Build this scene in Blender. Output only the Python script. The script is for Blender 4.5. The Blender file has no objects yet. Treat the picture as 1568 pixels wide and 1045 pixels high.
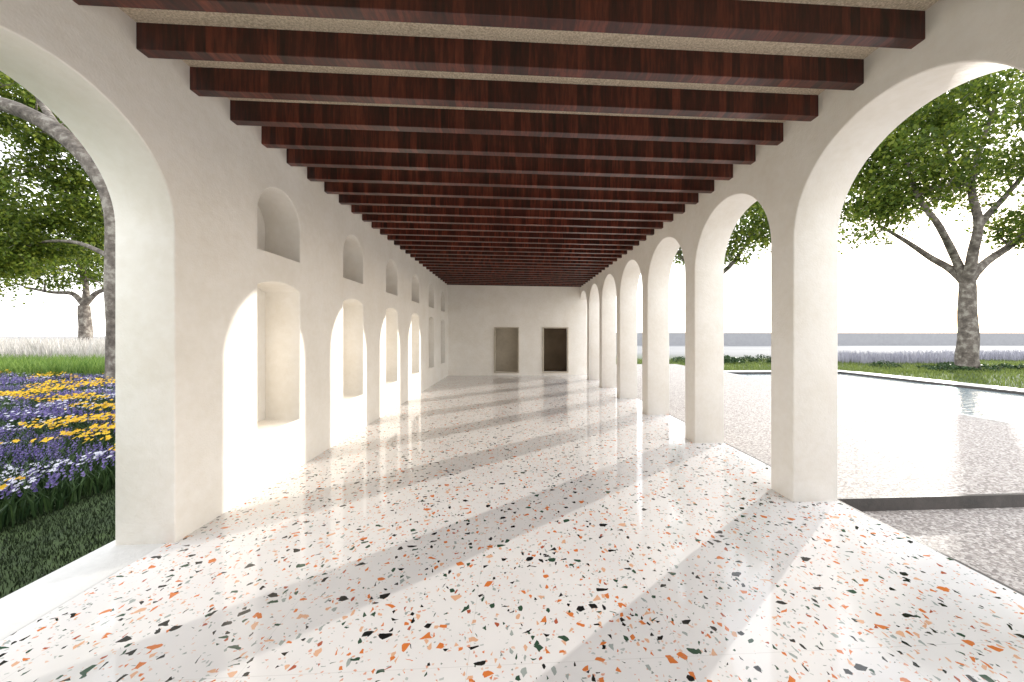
import bpy, math, random
import numpy as np
from mathutils import Vector, noise
random.seed(5); rng=np.random.default_rng(7)
H=1.79
scene=bpy.context.scene
# ---------------------------------------------------------------- helpers
def link(o,parent=None):
    scene.collection.objects.link(o)
    if parent: o.parent=parent
    return o
def empty(name):
    e=bpy.data.objects.new(name,None); return link(e)
def mesh_obj(name,verts,faces,mats,parent=None,midx=None,smooth=False):
    me=bpy.data.meshes.new(name)
    v=verts.tolist() if hasattr(verts,'tolist') else verts
    f=faces.tolist() if hasattr(faces,'tolist') else faces
    me.from_pydata(v,[],f)
    for m in (mats if isinstance(mats,list) else [mats]): me.materials.append(m)
    if midx is not None: me.polygons.foreach_set('material_index',np.asarray(midx,dtype=np.int32))
    if smooth: me.polygons.foreach_set('use_smooth',[True]*len(me.polygons))
    me.update()
    return link(bpy.data.objects.new(name,me),parent)
def box(name,x0,x1,y0,y1,z0,z1,mat,parent=None,bev=0):
    v=[(x,y,z) for x in(x0,x1) for y in(y0,y1) for z in(z0,z1)]
    f=[(0,1,3,2),(4,6,7,5),(0,4,5,1),(2,3,7,6),(0,2,6,4),(1,5,7,3)]
    o=mesh_obj(name,v,f,mat,parent)
    if bev:
        b=o.modifiers.new('bevel','BEVEL'); b.width=bev; b.segments=2
    return o
class N:
    def __init__(s,name,rough=.5):
        s.m=bpy.data.materials.new(name); s.m.use_nodes=True
        s.t=s.m.node_tree; s.b=s.t.nodes['Principled BSDF']; s.out=s.t.nodes['Material Output']
        s.b.inputs['Roughness'].default_value=rough
        s.pos=s.t.nodes.new('ShaderNodeNewGeometry').outputs['Position']
    def n(s,typ,**k):
        x=s.t.nodes.new(typ)
        for a,b in k.items(): setattr(x,a,b)
        return x
    def L(s,a,b): s.t.links.new(a,b)
    def put(s,sock,v):
        if isinstance(v,bpy.types.NodeSocket): s.L(v,sock)
        else: sock.default_value=v
    def math(s,op,a,b=0.0):
        x=s.n('ShaderNodeMath',operation=op); s.put(x.inputs[0],a); s.put(x.inputs[1],b); return x.outputs[0]
    def mapv(s,scale,rot=(0,0,0),vec=None):
        x=s.n('ShaderNodeMapping'); s.L(vec or s.pos,x.inputs[0]); x.inputs['Scale'].default_value=scale; x.inputs['Rotation'].default_value=rot; return x.outputs[0]
    def noise(s,scale,detail=4,vec=None,rough=.5):
        x=s.n('ShaderNodeTexNoise'); s.L(vec or s.pos,x.inputs['Vector']); x.inputs['Scale'].default_value=scale; x.inputs['Detail'].default_value=detail; x.inputs['Roughness'].default_value=rough; return x.outputs['Fac']
    def ramp(s,fac,stops,const=False):
        x=s.n('ShaderNodeValToRGB'); s.L(fac,x.inputs[0]); cr=x.color_ramp
        if const: cr.interpolation='CONSTANT'
        while len(cr.elements)<len(stops): cr.elements.new(.5)
        for e,(p,c) in zip(cr.elements,stops): e.position=p; e.color=(*c,1)
        return x.outputs['Color']
    def mix(s,fac,a,b):
        x=s.n('ShaderNodeMix',data_type='RGBA')
        s.put(x.inputs[0],fac)
        for i,v in((6,a),(7,b)):
            if isinstance(v,tuple): v=(*v,1)
            s.put(x.inputs[i],v)
        return x.outputs[2]
    def bump(s,h,strength=.3,dist=.01):
        x=s.n('ShaderNodeBump'); s.L(h,x.inputs['Height']); x.inputs['Strength'].default_value=strength; x.inputs['Distance'].default_value=dist
        s.L(x.outputs[0],s.b.inputs['Normal'])
    def color(s,c):
        if isinstance(c,tuple): s.b.inputs['Base Color'].default_value=(*c,1)
        else: s.L(c,s.b.inputs['Base Color'])
# ---------------------------------------------------------------- materials
def plaster(name,c1,c2,rough=.75):
    m=N(name,rough)
    a=m.noise(1.6,5,rough=.65); f=m.noise(14,3)
    s=m.math('ADD',m.math('MULTIPLY',a,.7),m.math('MULTIPLY',f,.3))
    m.color(m.ramp(s,[(.36,c1),(.62,c2)]))
    m.bump(m.math('ADD',m.noise(5,4),m.math('MULTIPLY',m.noise(60,2),.3)),.5,.018)
    return m.m
PLASTER=plaster('cream_plaster',(.83,.785,.71),(.90,.865,.81))
m=N('stippled_ceiling',.9)
f=m.noise(75,3); m.color(m.ramp(f,[(.35,(.48,.39,.275)),(.65,(.78,.675,.53))])); m.bump(f,.8,.012); CEIL=m.m
m=N('mahogany_beam',.32)
cell=m.n('ShaderNodeTexVoronoi',voronoi_dimensions='1D'); cell.inputs['Randomness'].default_value=.6
sx=m.n('ShaderNodeSeparateXYZ'); m.L(m.pos,sx.inputs[0])
m.L(m.math('ADD',m.math('MULTIPLY',sx.outputs[0],2.6),m.math('MULTIPLY',m.math('FLOOR',m.math('MULTIPLY',sx.outputs[1],2.21)),7.37)),cell.inputs['W'])
sc=m.n('ShaderNodeSeparateColor'); m.L(cell.outputs['Color'],sc.inputs[0])
g=m.noise(1,6,vec=m.mapv((30,6,3)),rough=.65)
fac=m.math('ADD',m.math('MULTIPLY',g,.8),m.math('MULTIPLY',sc.outputs[0],.22))
m.color(m.ramp(fac,[(.3,(.012,.0035,.003)),(.52,(.060,.0115,.007)),(.76,(.19,.042,.022))])); m.bump(g,.12,.003); BEAM=m.m
# terrazzo
m=N('terrazzo',.1)
def chips(scale,stretch,rot,p,t0,t1,stops):
    nz=m.n('ShaderNodeTexNoise'); m.L(m.pos,nz.inputs['Vector']); nz.inputs['Scale'].default_value=scale*1.6; nz.inputs['Detail'].default_value=1
    sub=m.n('ShaderNodeVectorMath',operation='MULTIPLY_ADD'); m.L(nz.outputs['Color'],sub.inputs[0]); sub.inputs[1].default_value=(.3/scale,)*3; m.L(m.pos,sub.inputs[2])
    vec=m.mapv((scale*stretch[0],scale*stretch[1],1),(0,0,rot),sub.outputs[0])
    e=m.n('ShaderNodeTexVoronoi',voronoi_dimensions='2D',feature='DISTANCE_TO_EDGE'); c=m.n('ShaderNodeTexVoronoi',voronoi_dimensions='2D')
    for v in(e,c): m.L(vec,v.inputs['Vector']); v.inputs['Scale'].default_value=1
    s=m.n('ShaderNodeSeparateColor'); m.L(c.outputs['Color'],s.inputs[0])
    th=m.math('ADD',m.math('MULTIPLY',s.outputs[1],t1-t0),t0)
    mask=m.math('MULTIPLY',m.math('GREATER_THAN',e.outputs['Distance'],th),m.math('LESS_THAN',s.outputs[0],p))
    return mask,m.ramp(s.outputs[2],stops,True)
K=(.012,.014,.014); G=(.035,.08,.05); O=(.68,.20,.05); P=(.75,.44,.28); GR=(.36,.40,.38); R=(.42,.10,.05)
base=m.ramp(m.noise(2.2,4),[(.3,(.79,.77,.765)),(.7,(.855,.835,.825))])
col=base
m3,c3=chips(44,(1,1.2),.3,.20,.18,.36,[(0,GR),(.3,P),(.6,O),(.86,G)])
col=m.mix(m.math('MULTIPLY',m3,.7),col,c3)
m2,c2=chips(23,(1.35,.85),.9,.28,.18,.38,[(0,K),(.2,O),(.42,P),(.62,GR),(.78,G),(.92,R)])
col=m.mix(m2,col,c2)
m1,c1=chips(13.2,(.88,1.3),-.4,.25,.22,.40,[(0,K),(.34,G),(.52,O),(.76,P),(.90,K)])
col=m.mix(m1,col,c1)
sx=m.n('ShaderNodeSeparateXYZ'); m.L(m.pos,sx.inputs[0])
def joint(s,off): 
    fr=m.math('FRACT',m.math('ADD',m.math('MULTIPLY',s,1/1.2),off)); return m.math('LESS_THAN',fr,.0028)
jt=m.math('MAXIMUM',joint(sx.outputs[0],.21),joint(sx.outputs[1],.4))
col=m.mix(m.math('MULTIPLY',jt,.3),col,(.4,.38,.36))
m.color(col); m.L(m.math('ADD',m.math('MULTIPLY',m.noise(3,3),.09),.02),m.b.inputs['Roughness']); TERR=m.m
CONC=plaster('pale_concrete',(.62,.61,.59),(.71,.70,.68),.5)
DARK=plaster('dark_edging',(.035,.032,.03),(.07,.06,.055),.6)
m=N('gravel',.75)
v=m.n('ShaderNodeTexVoronoi'); m.L(m.pos,v.inputs['Vector']); v.inputs['Scale'].default_value=50
s=m.n('ShaderNodeSeparateColor'); m.L(v.outputs['Color'],s.inputs[0])
m.color(m.mix(m.math('MULTIPLY',m.noise(.8,4),.3),m.ramp(s.outputs[0],[(0,(.15,.13,.12)),(.5,(.34,.30,.275)),(1,(.60,.56,.53))]),(.34,.305,.28)))
m.bump(v.outputs['Distance'],.7,-.01); GRAVEL=m.m
m=N('pool_water',.03); m.color((.27,.33,.35)); m.b.inputs['IOR'].default_value=1.33
m.bump(m.noise(1,3,vec=m.mapv((5,9,1))),.6,.03); WATER=m.m
m=N('ground_grass_far_haze',.95)
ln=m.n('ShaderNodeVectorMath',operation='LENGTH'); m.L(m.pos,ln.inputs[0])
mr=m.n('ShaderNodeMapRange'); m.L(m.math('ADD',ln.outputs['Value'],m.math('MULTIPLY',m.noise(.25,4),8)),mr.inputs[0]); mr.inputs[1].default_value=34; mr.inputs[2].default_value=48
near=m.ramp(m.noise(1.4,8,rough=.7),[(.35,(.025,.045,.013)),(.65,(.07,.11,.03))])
far_haze=m.ramp(m.noise(.05,5),[(.35,(.18,.18,.185)),(.65,(.24,.24,.24))])  # distance haze painted into the ground colour as pale grey
m.color(m.mix(mr.outputs[0],near,far_haze)); GROUND=m.m
def leafmat(name,stops,trans=.45,spec=.5):
    m=N(name,.5)
    geo=m.t.nodes.new('ShaderNodeNewGeometry')
    f=m.math('ADD',m.math('MULTIPLY',geo.outputs['Random Per Island'],.55),m.math('MULTIPLY',m.noise(.7,2),.45))
    c=m.ramp(f,stops); m.color(c); m.b.inputs['Specular IOR Level'].default_value=spec
    if trans:
        tr=m.n('ShaderNodeBsdfTranslucent'); m.L(c,tr.inputs[0])
        mx=m.n('ShaderNodeMixShader'); mx.inputs[0].default_value=trans
        m.L(m.b.outputs[0],mx.inputs[1]); m.L(tr.outputs[0],mx.inputs[2]); m.L(mx.outputs[0],m.out.inputs[0])
    return m.m
LEAF=leafmat('tree_leaf',[(.2,(.05,.085,.014)),(.5,(.12,.18,.025)),(.8,(.27,.31,.045))],.58,.3)
FOL=leafmat('bed_foliage',[(.2,(.015,.04,.014)),(.8,(.06,.105,.035))],0,.2)
TURF=leafmat('turf_blade',[(.2,(.012,.022,.010)),(.8,(.035,.052,.02))],0,.2)
LAWN=leafmat('lawn_blade',[(.2,(.09,.13,.028)),(.8,(.21,.26,.07))],.35,.2)
ORN=leafmat('ornamental_grass_blade',[(.2,(.07,.15,.025)),(.8,(.24,.34,.08))],.35,.2)
REED=leafmat('pale_reed_blade',[(.2,(.40,.375,.34)),(.8,(.64,.61,.58))],0,.2)
LREED=leafmat('lavender_reed_blade',[(.2,(.26,.26,.31)),(.8,(.45,.44,.50))],0,.2)
YEL=leafmat('yellow_petal',[(.2,(.50,.27,.006)),(.8,(.66,.44,.02))],0,.2)
PUR=leafmat('purple_petal',[(.2,(.09,.07,.23)),(.8,(.27,.22,.45))],0,.2)
WHI=leafmat('white_petal',[(.2,(.36,.36,.42)),(.8,(.58,.58,.64))],0,.2)
m=N('bark',.85)
f=m.noise(3.2,6,rough=.65); m.color(m.ramp(f,[(.35,(.07,.057,.048)),(.52,(.16,.135,.115)),(.62,(.29,.265,.23))])); m.bump(m.noise(9,6),.8,.06); BARK=m.m
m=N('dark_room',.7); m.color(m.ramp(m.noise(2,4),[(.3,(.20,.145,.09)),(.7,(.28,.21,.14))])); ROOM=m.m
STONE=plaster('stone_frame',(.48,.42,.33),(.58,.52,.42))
HAZEW=plaster('haze_band_grey',(.29,.29,.305),(.33,.33,.345))  # grey of the horizon haze, put into a surface colour
# ---------------------------------------------------------------- building
def outline_wall(name,loops,half,mapf,mat,parent,bev=.012):
    cu=bpy.data.curves.new(name,'CURVE'); cu.dimensions='2D'; cu.fill_mode='BOTH'
    cu.extrude=half-bev; cu.bevel_depth=bev; cu.bevel_resolution=1; cu.offset=-bev
    for lp in loops:
        sp=cu.splines.new('POLY'); sp.points.add(len(lp)-1)
        for p,(a,b) in zip(sp.points,lp): p.co=(a,b,0,1)
        sp.use_cyclic_u=True
    ob=bpy.data.objects.new(name+'_c',cu); link(ob)
    dg=bpy.context.evaluated_depsgraph_get(); dg.update()
    me=bpy.data.meshes.new_from_object(ob.evaluated_get(dg)); bpy.data.objects.remove(ob); bpy.data.curves.remove(cu)
    for v in me.vertices: v.co=mapf(*v.co)
    me.materials.clear(); me.materials.append(mat); me.name=name
    return link(bpy.data.objects.new(name,me),parent)
def arc(cx,cz,r,a0,a1,n=48):
    return [(cx+r*math.cos(a0+(a1-a0)*i/n),cz+r*math.sin(a0+(a1-a0)*i/n)) for i in range(n+1)]
B=empty('arcade_building')
BOT=-.06; TOP=H+2.80
YE=15.85
def arcade(y0,y1,arches):
    pts=[(y0,BOT)]
    for c,r,sz in arches:
        pts.append((c-r,BOT)); pts+=arc(c,H+sz,r,math.pi,0); pts.append((c+r,BOT))
    pts+=[(y1,BOT),(y1,TOP),(y0,TOP)]
    return pts
XR=3.0; XL=-2.92; TR=.5; TL=.49
ar=[(-3.545,.87,1.07),(-1.475,.87,1.07),(.6,.87,1.07),(2.71,.93,1.04)]
y=3.64+.34
c=y+.865; 
for i in range(6):
    ar.append((c,.865,1.07)); c+=2.07
outline_wall('right_arcade_wall',[arcade(-4.8,YE+.4,ar)],TR/2,lambda a,b,z:(XR+TR/2+z,a,b),PLASTER,B)
# left wall
al=[(-2.0,.855,.92),(.2,.855,.92),(2.335,.855,.92)]
loops=[arcade(-4.8,YE+.4,al)]
for i in range(6):
    a=4.176+2.03*i; b=a+.80; cc=(a+b)/2
    loops.append([(a,H+1.0),(b,H+1.0)]+arc(cc,H+1.42,.4,0,math.pi,32))
    seg=[(a,H-1.14),(b,H-1.14),(b,H+.58)]
    R0=1.05; dz=math.sqrt(R0*R0-.16)
    seg+= arc(cc,H+.58-dz,R0,math.asin(dz/R0),math.pi-math.asin(dz/R0),16)[1:]
    loops.append(seg)
outline_wall('left_niche_wall',loops,TL/2,lambda a,b,z:(XL-TL/2+z,a,b),PLASTER,B)
box('niche_back_wall',XL-TL-.10,XL-TL+.03,3.6,YE+.38,.0,H+2.1,PLASTER,B)
# end wall with two doorways
ew=[[(-3.3,BOT),(3.3,BOT),(3.3,TOP),(-3.3,TOP)],
    [(-.84,H-1.64),(.19,H-1.64),(.19,H+.33),(-.84,H+.33)],
    [(1.34,H-1.64),(2.42,H-1.64),(2.42,H+.33),(1.34,H+.33)]]
outline_wall('end_wall',ew,.15,lambda a,b,z:(a,YE+.17-z,b),PLASTER,B,.006)
def room(name,x0,x1,z0,z1,d,mat):
    y0=YE+.325; v=[(x0,y0,z0),(x1,y0,z0),(x1,y0,z1),(x0,y0,z1),(x0,y0+d,z0),(x1,y0+d,z0),(x1,y0+d,z1),(x0,y0+d,z1)]
    mesh_obj(name,v,[(4,5,6,7),(0,4,7,3),(1,2,6,5),(0,1,5,4),(3,7,6,2)],mat,B)
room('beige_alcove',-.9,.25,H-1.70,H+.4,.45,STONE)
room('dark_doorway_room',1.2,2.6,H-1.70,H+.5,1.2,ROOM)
for nm,(x0,x1) in {'doorway_frame_west':(-.84,.19),'doorway_frame_east':(1.34,2.42)}.items():
    outline_wall(nm,[[(x0-.045,H-1.685),(x1+.045,H-1.685),(x1+.045,H+.375),(x0-.045,H+.375)],[(x0+.01,H-1.63),(x1-.01,H-1.63),(x1-.01,H+.32),(x0+.01,H+.32)]],.03,lambda a,b,z:(a,YE-.005-z,b),STONE,B,.005)
# ceiling (slight fall to the right) and roof
zc=lambda x:H+2.37+.055*(XR-x)/(XR-XL)
v=[];x0,x1=XL-.3,XR+.3
for yy in(-4.8,YE+.3):
    for x in(x0,x1):
        for t in(0,.22): v.append((x,yy,zc(x)+t))
mesh_obj('ceiling',v,[(0,4,6,2),(1,3,7,5),(0,1,5,4),(2,6,7,3),(0,2,3,1),(4,5,7,6)],CEIL,B)
box('roof_slab',XL-TL-.12,XR+TR+.12,-4.9,YE+.5,TOP-.01,TOP+.15,PLASTER,B)
for i in range(-13,29):
    yf=2.88+.452*i
    if yf>YE-.2 or yf<-4.6: continue
    v=[]
    for yy in(yf,yf+.095):
        for x in(XL-.06,XR+.06):
            for dz in(-.205,.01): v.append((x,yy,zc(x)+dz))
    o=mesh_obj('ceiling_beam',v,[(0,4,6,2),(1,3,7,5),(0,1,5,4),(2,6,7,3),(0,2,3,1),(4,5,7,6)],BEAM,B)
    o.name='beam_%02d'%(i+14)
    b=o.modifiers.new('b','BEVEL'); b.width=.004
# floors
box('terrazzo_floor',-3.0,3.5,-4.8,YE+.3,-.12,0,TERR,bev=0)
box('concrete_threshold',-3.5,-3.003,-4.8,YE+.3,-.12,-.004,CONC,bev=.008)
box('dark_edging_strip',3.503,3.56,-4.8,YE+.3,-.25,-.015,DARK)
# ---------------------------------------------------------------- terrain
GZ=-.16
S=900
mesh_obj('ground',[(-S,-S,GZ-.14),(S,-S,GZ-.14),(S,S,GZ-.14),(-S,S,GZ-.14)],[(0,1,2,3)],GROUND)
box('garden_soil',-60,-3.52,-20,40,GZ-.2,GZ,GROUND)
T=empty('gravel_terrace')
tz=-.03
box('gravel_beside_pool',3.563,10.3,3.78,22,-.3,tz,GRAVEL,T)
box('gravel_front',10.3,30,3.78,5.0,-.3,tz,GRAVEL,T)
box('dark_riser',3.565,30,3.74,3.778,-.31,tz+.004,DARK,T)
box('gravel_lower',3.563,40,-12,3.739,-.32,-.17,GRAVEL,T)
Pn=empty('swimming_pool')
mesh_obj('water',[(10.3,5,-.10),(16.2,5,-.10),(16.2,16.8,-.10),(10.3,16.8,-.10)],[(0,1,2,3)],WATER,Pn)
box('pool_coping_west',10.24,10.36,4.98,16.8,-.2,tz+.012,CONC,Pn)
box('pool_coping_north',10.24,16.9,16.8,17.5,-.3,tz+.03,CONC,Pn)
box('pool_wall_north',10.37,16.2,16.72,16.798,-.3,tz+.02,DARK,Pn)
box('pool_coping_east',16.25,17.1,5.0,16.79,-.3,tz+.03,CONC,Pn)
box('pool_wall_east',16.18,16.248,5.0,16.71,-.3,tz+.02,DARK,Pn)
Hb=box('horizon_haze_band',4,260,74,74.6,GZ-.14,H+.6,HAZEW)  # added strip standing in for the grey haze along the horizon
# ---------------------------------------------------------------- vegetation
def blades(name,pts,h,w,lean,mat,parent=None):
    n=len(pts); a=rng.uniform(0,2*np.pi,n); hh=h*rng.uniform(.5,1.15,n)
    dx=np.cos(a)*w/2; dy=np.sin(a)*w/2; b=rng.uniform(0,2*np.pi,n); ll=lean*hh*rng.uniform(.2,1,n)
    lx=np.cos(b)*ll; ly=np.sin(b)*ll
    V=np.zeros((n,5,3)); V[:,:,:]=pts[:,None,:]
    V[:,0,0]-=dx; V[:,0,1]-=dy; V[:,1,0]+=dx; V[:,1,1]+=dy
    V[:,2,0]+=dx*.8+lx*.3; V[:,2,1]+=dy*.8+ly*.3; V[:,2,2]+=hh*.6
    V[:,3,0]+=-dx*.8+lx*.3; V[:,3,1]+=-dy*.8+ly*.3; V[:,3,2]+=hh*.6
    V[:,4,0]+=lx; V[:,4,1]+=ly; V[:,4,2]+=hh
    F=[ (i,i+1,i+2,i+3) for i in range(0,5*n,5)]+[(i+3,i+2,i+4) for i in range(0,5*n,5)]
    return mesh_obj(name,V.reshape(-1,3),F,mat,parent)
def wedge(n,d0,d1,r0,r1,z,sign=-1,p=1.0):
    d=d0+(d1-d0)*rng.uniform(0,1,n)**p; r=rng.uniform(r0,r1,n)
    return np.stack([sign*d*r,d,np.full(n,z)],1)
p=np.stack([rng.uniform(-6.2,-3.53,36000),rng.uniform(1.4,6.5,36000),np.full(36000,GZ)],1)
blades('turf',p,.045,.006,.7,TURF)
# flower bed
n=22000
P0=wedge(n*2,3.2,15.5,.9,1.8,GZ,-1,.75); P0=P0[P0[:,0]<-5.15]
fv=[];ff=[];fm=[]
def addquadfan(c,r,nrm,k,mi,cup=.2):
    nrm=Vector(nrm).normalized(); t=nrm.orthogonal().normalized(); b=nrm.cross(t); i0=len(fv)
    fv.append(tuple(Vector(c)-nrm*r*cup))
    a0=random.random()*6
    for j in range(k*2):
        a=a0+math.pi*j/k; rr=r if j%2==0 else r*.62
        fv.append(tuple(Vector(c)+(t*math.cos(a)+b*math.sin(a))*rr))
    for j in range(k*2): ff.append((i0,i0+1+j,i0+1+(j+1)%(k*2))); fm.append(mi)
for x,y,z in P0[:n]:
    q=noise.noise(Vector((x*.55,y*1.0,3)))+.13*random.uniform(-1,1); q2=noise.noise(Vector((x*.6,y*1.2,9)))+.16*random.uniform(-1,1)
    gap=noise.noise(Vector((x*1.6,y*1.6,21)))
    hh=.22+.22*noise.noise(Vector((x*.9,y*.9,1)))+random.uniform(-.04,.05)
    z0=z+.06
    if gap<-.22 and random.random()<.8: continue
    if q>.10:
        if random.random()<.8: addquadfan((x,y,z0+hh+.09+.25*min(q-.10,.25)),.026+.014*random.random(),(random.uniform(-.6,.6),-.5+random.uniform(-.5,.5),1),5,1)
    elif q2>.08 and random.random()<.6:
        addquadfan((x,y,z0+hh+.02),.026,(random.uniform(-.5,.5),-.4,1),5,3)
    elif random.random()<.7:
        for t in range(4):
            addquadfan((x+random.uniform(-.015,.015),y+random.uniform(-.015,.015),z0+hh-.05+t*.035),.024-.004*t,(random.uniform(-1,1),-1,.6),3,2,.5)
Fb=empty('flower_bed')
mesh_obj('blossoms',fv,ff,[FOL,YEL,PUR,WHI],Fb,fm)
pp=wedge(64000,3.2,15.8,.9,1.8,GZ,-1,.7); pp=pp[pp[:,0]<-5.05]
blades('foliage',pp,.33,.020,.6,FOL,Fb)
blades('ornamental_grass',wedge(17000,15.2,21,.85,1.8,GZ,-1),.95,.028,.55,ORN)
blades('pale_reeds',wedge(26000,21,42,.85,1.9,GZ-.02,-1),1.75,.035,.35,REED)
pts=wedge(36000,18.2,30,.2,1.9,GZ-.14,1); 
p2=np.stack([rng.uniform(17.2,40,18000),rng.uniform(6,20,18000),np.full(18000,GZ-.14)],1)
blades('lawn',np.concatenate([pts,p2]),.18,.03,.6,LAWN)
pr=wedge(12000,24,31,.95,1.9,GZ-.14,1); pr=pr[[noise.noise(Vector((a*.12,b*.12,2)))>.0 for a,b,_ in pr]]
blades('lavender_reeds',pr,.85,.03,.35,LREED)
def shrubs(name,cents,mat,n,ls):
    V=[];F=[]
    for (cx,cy,r,h) in cents:
        q=rng.normal(0,1,(n,3)); q/=np.linalg.norm(q,axis=1)[:,None]; q*=rng.uniform(.6,1,(n,1)); q[:,2]=abs(q[:,2])
        for a in q:
            c=np.array([cx+a[0]*r,cy+a[1]*r,GZ-.14+a[2]*h]); u=rng.normal(0,1,3);u/=np.linalg.norm(u); w=np.cross(u,rng.normal(0,1,3)); w/=np.linalg.norm(w)
            i=len(V); V+= [tuple(c-u*ls),tuple(c+w*ls*.5),tuple(c+u*ls),tuple(c-w*ls*.5)]; F.append((i,i+1,i+2,i+3))
    return mesh_obj(name,V,F,mat)
shrubs('low_hedge',[(random.uniform(13,24),random.uniform(25,27),random.uniform(.6,1.1),random.uniform(.4,.7)) for _ in range(22)]+[(random.uniform(24,40),random.uniform(19,22),random.uniform(.4,.9),random.uniform(.2,.5)) for _ in range(20)],FOL,320,.07)
# trees
def tube(V,F,pts,r0,r1,k=8):
    pts=[Vector(p) for p in pts]; n=len(pts); base=len(V)
    for i,p in enumerate(pts):
        d=(pts[min(i+1,n-1)]-pts[max(i-1,0)]).normalized(); t=d.cross(Vector((.31,.2,.93)) if abs(d.z)<.9 else Vector((1,.1,0))).normalized(); b=d.cross(t)
        r=r0+(r1-r0)*i/(n-1)
        for j in range(k):
            a=2*math.pi*j/k; V.append(tuple(p+(t*math.cos(a)+b*math.sin(a))*r*(1+.08*math.sin(3*a+i))))
    for i in range(n-1):
        for j in range(k):
            a=base+i*k+j; c=base+i*k+(j+1)%k; F.append((a,c,c+k,a+k))
def smoothline(pts,sub=4):
    pts=[Vector(p) for p in pts]; out=[]
    for i in range(len(pts)-1):
        p0=pts[max(i-1,0)];p1=pts[i];p2=pts[i+1];p3=pts[min(i+2,len(pts)-1)]
        for s in range(sub):
            t=s/sub; out.append(.5*((2*p1)+(p2-p0)*t+(2*p0-5*p1+4*p2-p3)*t*t+(3*p1-p0-3*p2+p3)*t**3))
    out.append(pts[-1]); return out
def tree(name,limbs,blobs,ncl,lpc,ls,cr,keep=None,twig=.05):
    E=empty(name); V=[];F=[];pool=[]
    for i,(pts,r0,r1) in enumerate(limbs):
        sp=smoothline(pts); tube(V,F,sp,r0,r1,10)
        for j,q in enumerate(sp):
            if i>0 or j>len(sp)*.75: pool.append((q,r0+(r1-r0)*j/len(sp)))
    w=np.array([b[6] for b in blobs],float); w/=w.sum(); cl=[]
    while len(cl)<ncl:
        b=blobs[rng.choice(len(blobs),p=w)]
        q=rng.normal(0,1,3); q/=np.linalg.norm(q); q*=rng.uniform(.25,1)**.5
        c=Vector((b[0]+q[0]*b[3],b[1]+q[1]*b[4],b[2]+q[2]*b[5]))
        if keep and not keep(c): continue
        cl.append(c)
    ctr=pool[0][0]; cl.sort(key=lambda c:(c-ctr).length)
    for c in cl:
        q,r=min(pool,key=lambda e:(e[0]-c).length+(.0 if (e[0]-ctr).length<(c-ctr).length else 1.5))
        d=c-q; mid=q+d*.5+Vector((random.uniform(-.12,.12),random.uniform(-.12,.12),.12))*d.length
        rr=max(.012,min(r*.65,twig)); sp=smoothline([q,mid,c],2); tube(V,F,sp,rr,rr*.45,5)
        for s in sp[1:]: pool.append((s,rr*.7))
    mesh_obj('trunk_and_limbs',V,F,BARK,E,smooth=True)
    C=np.array([tuple(c) for c in cl]); n=len(C)*lpc
    sc=rng.uniform(.6,1.4,(len(C),1))
    c=np.repeat(C,lpc,0)+rng.normal(0,1,(n,3))*np.array([cr,cr,cr*.6])*np.repeat(sc,lpc,0)
    u=rng.normal(0,1,(n,3)); u[:,2]-=.5; u/=np.linalg.norm(u,axis=1)[:,None]
    w=np.cross(u,rng.normal(0,1,(n,3))+np.array([0,0,1.2])); w/=np.linalg.norm(w,axis=1)[:,None]+1e-9
    s=ls*rng.uniform(.6,1.3,(n,1))
    Q=np.stack([c-u*s,c+w*s*.55-u*s*.1,c+u*s,c-w*s*.55-u*s*.1],1).reshape(-1,3)
    mesh_obj('leaves',Q,np.arange(4*n).reshape(-1,4),LEAF,E)
    return E
def at(px,py,D):
    X=(px-787)*D/541; return Vector((X,D-.05*X,H+(514-py)*D/541))
# big tree on the right
D=21; A=lambda x,y,d=0:at(x,y,D+d)
limbs=[([A(1484,585),A(1482,565),A(1481,530),A(1482,480),A(1480,432)],.56,.34),
 ([A(1480,436),A(1455,412,.5),A(1420,392,1),A(1385,368,1),A(1345,345,1.5)],.24,.07),
 ([A(1480,436),A(1462,395),A(1440,350,-1),A(1405,300,-1),A(1385,240,-1)],.24,.07),
 ([A(1480,436),A(1488,395,-.5),A(1498,345,-1),A(1488,290,-1),A(1500,230,0),A(1520,170)],.28,.08),
 ([A(1480,436),A(1505,405),A(1545,378,1),A(1590,345,1),A(1640,320,1)],.26,.1),
 ([A(1498,345),A(1530,310,1),A(1570,262,1),A(1600,190,1)],.2,.07),
 ([A(1488,290),A(1460,250,1.5),A(1440,190,2),A(1450,130,2)],.16,.06)]
bl=[]
for (x,y,rx,ry,wt) in [(1500,215,120,110,3),(1370,265,85,75,2.2),(1328,345,50,48,1.3),(1560,130,130,60,1.4),(1610,280,110,90,1.6),(1420,160,80,60,1.6),(1325,225,40,60,.8),(1560,345,60,30,.5)]:
    c=A(x,y); k=D/541; bl.append((c.x,c.y,c.z,rx*k,rx*k,ry*k,wt))
# open, airy lower crown (the low sun shines through it into the arcade)
def airy(c):
    d=-.597*c.x+.802*c.y; z=c.z-H
    if 3.2<z<7.3 and -1.5<d<9: return random.random()<(.16 if d<4.5 else .5)
    return True
tree('plane_tree',limbs,bl,450,85,.13,.52,keep=airy,twig=.08)
D=32; A2=lambda x,y:at(x,y,32)
limbs=[([A2(1088,545),A2(1087,490),A2(1090,430)],.6,.4),([A2(1090,430),A2(1060,405),A2(1040,390),A2(1020,350)],.25,.08),([A2(1090,430),A2(1125,400),A2(1150,360)],.25,.08),([A2(1090,430),A2(1095,370),A2(1100,300)],.3,.1)]
bl=[]
for (x,y,rx,ry,wt) in [(1120,345,70,60,2.6),(1150,310,60,70,1.8),(1050,355,50,45,1.5),(1090,250,80,60,1.0)]:
    c=A2(x,y); k=32/541; bl.append((c.x,c.y,c.z,rx*k,rx*k,ry*k,wt))
tree('plane_tree',limbs,bl,190,80,.18,.75,twig=.1)
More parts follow.
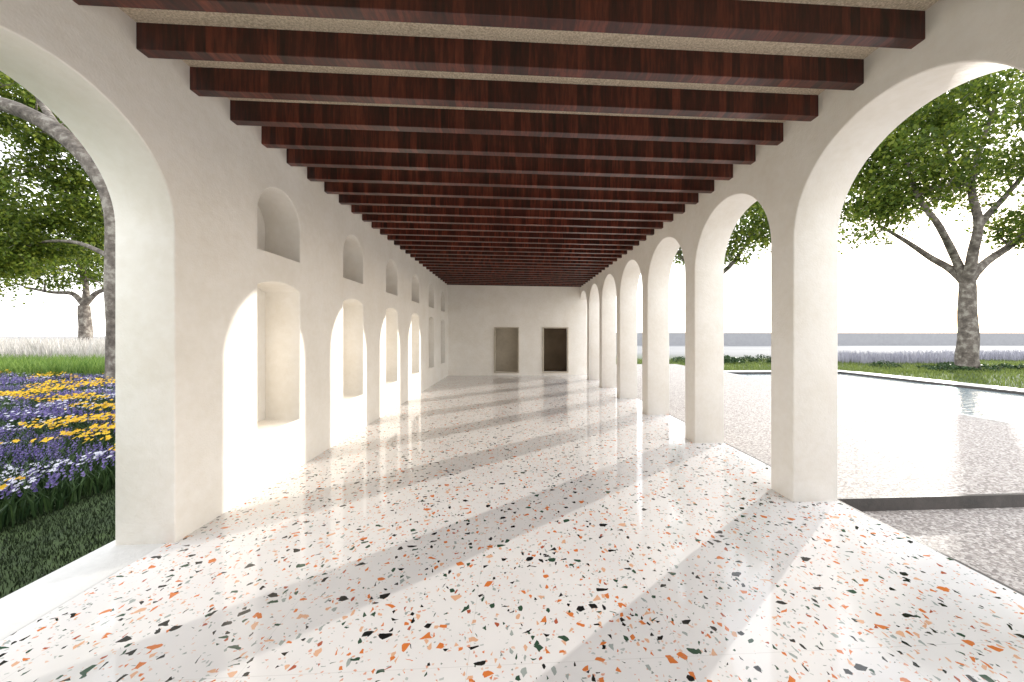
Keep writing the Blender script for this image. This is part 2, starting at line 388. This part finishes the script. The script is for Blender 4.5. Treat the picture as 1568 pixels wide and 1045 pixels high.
# left near tree
D=13.5; A3=lambda x,y,d=0:at(x,y,13.5+d)
limbs=[([A3(186,600),A3(184,500),A3(182,400),A3(176,310),A3(150,262),A3(95,205),A3(30,168),A3(-60,140),A3(-150,60)],.40,.22),
 ([A3(182,330),A3(210,260,.5),A3(230,180,.5)],.3,.1),
 ([A3(95,205),A3(60,150,1),A3(30,80,1)],.16,.05),
 ([A3(182,400),A3(120,372,2),A3(60,372,3),A3(0,396,3)],.10,.03)]
bl=[]
for (x,y,rx,ry,dd,wt) in [(60,300,90,60,3,2.2),(20,150,90,60,2.5,2.8),(-60,330,90,90,3,1.8),(110,230,60,60,3,1.7),(90,365,80,40,4,1.8),(10,395,60,35,3,1.2),(210,120,120,90,0,1.0),(-60,60,150,80,0,1.0),(130,310,50,60,3.5,1.1)]:
    c=A3(x,y,dd); k=13.5/541; bl.append((c.x,c.y,c.z,rx*k,rx*k,ry*k,wt))
tree('plane_tree',limbs,bl,480,85,.095,.35,twig=.035)
A4=lambda x,y,d=0:at(x,y,34+d)
limbs=[([A4(132,530),A4(131,500),A4(130,468)],.5,.4),([A4(130,468),A4(112,450),A4(80,448),A4(40,440)],.25,.08),([A4(130,468),A4(150,448),A4(175,440),A4(205,420)],.25,.08),([A4(130,468),A4(132,440),A4(120,400),A4(110,360)],.28,.08)]
bl=[]
for (x,y,rx,ry,wt) in [(110,405,80,32,2),(30,425,60,25,1.2),(180,395,60,40,1),(90,350,90,50,1.5)]:
    c=A4(x,y); k=34/541; bl.append((c.x,c.y,c.z,rx*k,rx*k,ry*k,wt))
tree('plane_tree',limbs,bl,170,65,.18,.8,twig=.1)
# ---------------------------------------------------------------- light
s=Vector((1.26,.937,.281)).normalized()
el=math.asin(s.z); az=math.atan2(s.x,s.y)
sd=bpy.data.lights.new('sun','SUN'); sd.energy=5; sd.angle=math.radians(.5); sd.color=(1,.955,.88)
so=link(bpy.data.objects.new('sun',sd)); so.rotation_euler=s.to_track_quat('Z','Y').to_euler()
w=bpy.data.worlds.new('World'); scene.world=w; w.use_nodes=True; nt=w.node_tree
bg=nt.nodes['Background']; sky=nt.nodes.new('ShaderNodeTexSky'); sky.sky_type='NISHITA'; sky.sun_disc=False
sky.sun_elevation=el; sky.sun_rotation=az; sky.dust_density=1; sky.air_density=1; sky.ozone_density=1
# bright milky haze layered over the clear-sky model
tc=nt.nodes.new('ShaderNodeTexCoord'); sp=nt.nodes.new('ShaderNodeSeparateXYZ'); nt.links.new(tc.outputs['Generated'],sp.inputs[0])
rp=nt.nodes.new('ShaderNodeValToRGB'); nt.links.new(sp.outputs[2],rp.inputs[0])
rp.color_ramp.elements[0].position=0; rp.color_ramp.elements[0].color=(1,.98,.955,1)
rp.color_ramp.elements[1].position=.8; rp.color_ramp.elements[1].color=(.79,.82,.87,1)
hz=nt.nodes.new('ShaderNodeVectorMath'); hz.operation='SCALE'; nt.links.new(rp.outputs[0],hz.inputs[0]); hz.inputs['Scale'].default_value=18.5
ma=nt.nodes.new('ShaderNodeVectorMath'); ma.operation='MULTIPLY_ADD'; nt.links.new(sky.outputs[0],ma.inputs[0]); ma.inputs[1].default_value=(.5,.5,.5); nt.links.new(hz.outputs[0],ma.inputs[2])
nt.links.new(ma.outputs[0],bg.inputs[0]); bg.inputs[1].default_value=.15
# ---------------------------------------------------------------- camera
cd=bpy.data.cameras.new('camera'); cd.sensor_width=36; cd.lens=540/1568*36
cd.shift_x=-.019; cd.shift_y=-.0054; cd.clip_end=3000; cd.clip_start=.05
co=link(bpy.data.objects.new('camera',cd)); co.location=(0,0,H); co.rotation_euler=(math.radians(90),0,-math.atan(.05))
scene.camera=co
scene.view_settings.view_transform='Standard'; scene.view_settings.look='None'; scene.view_settings.exposure=0
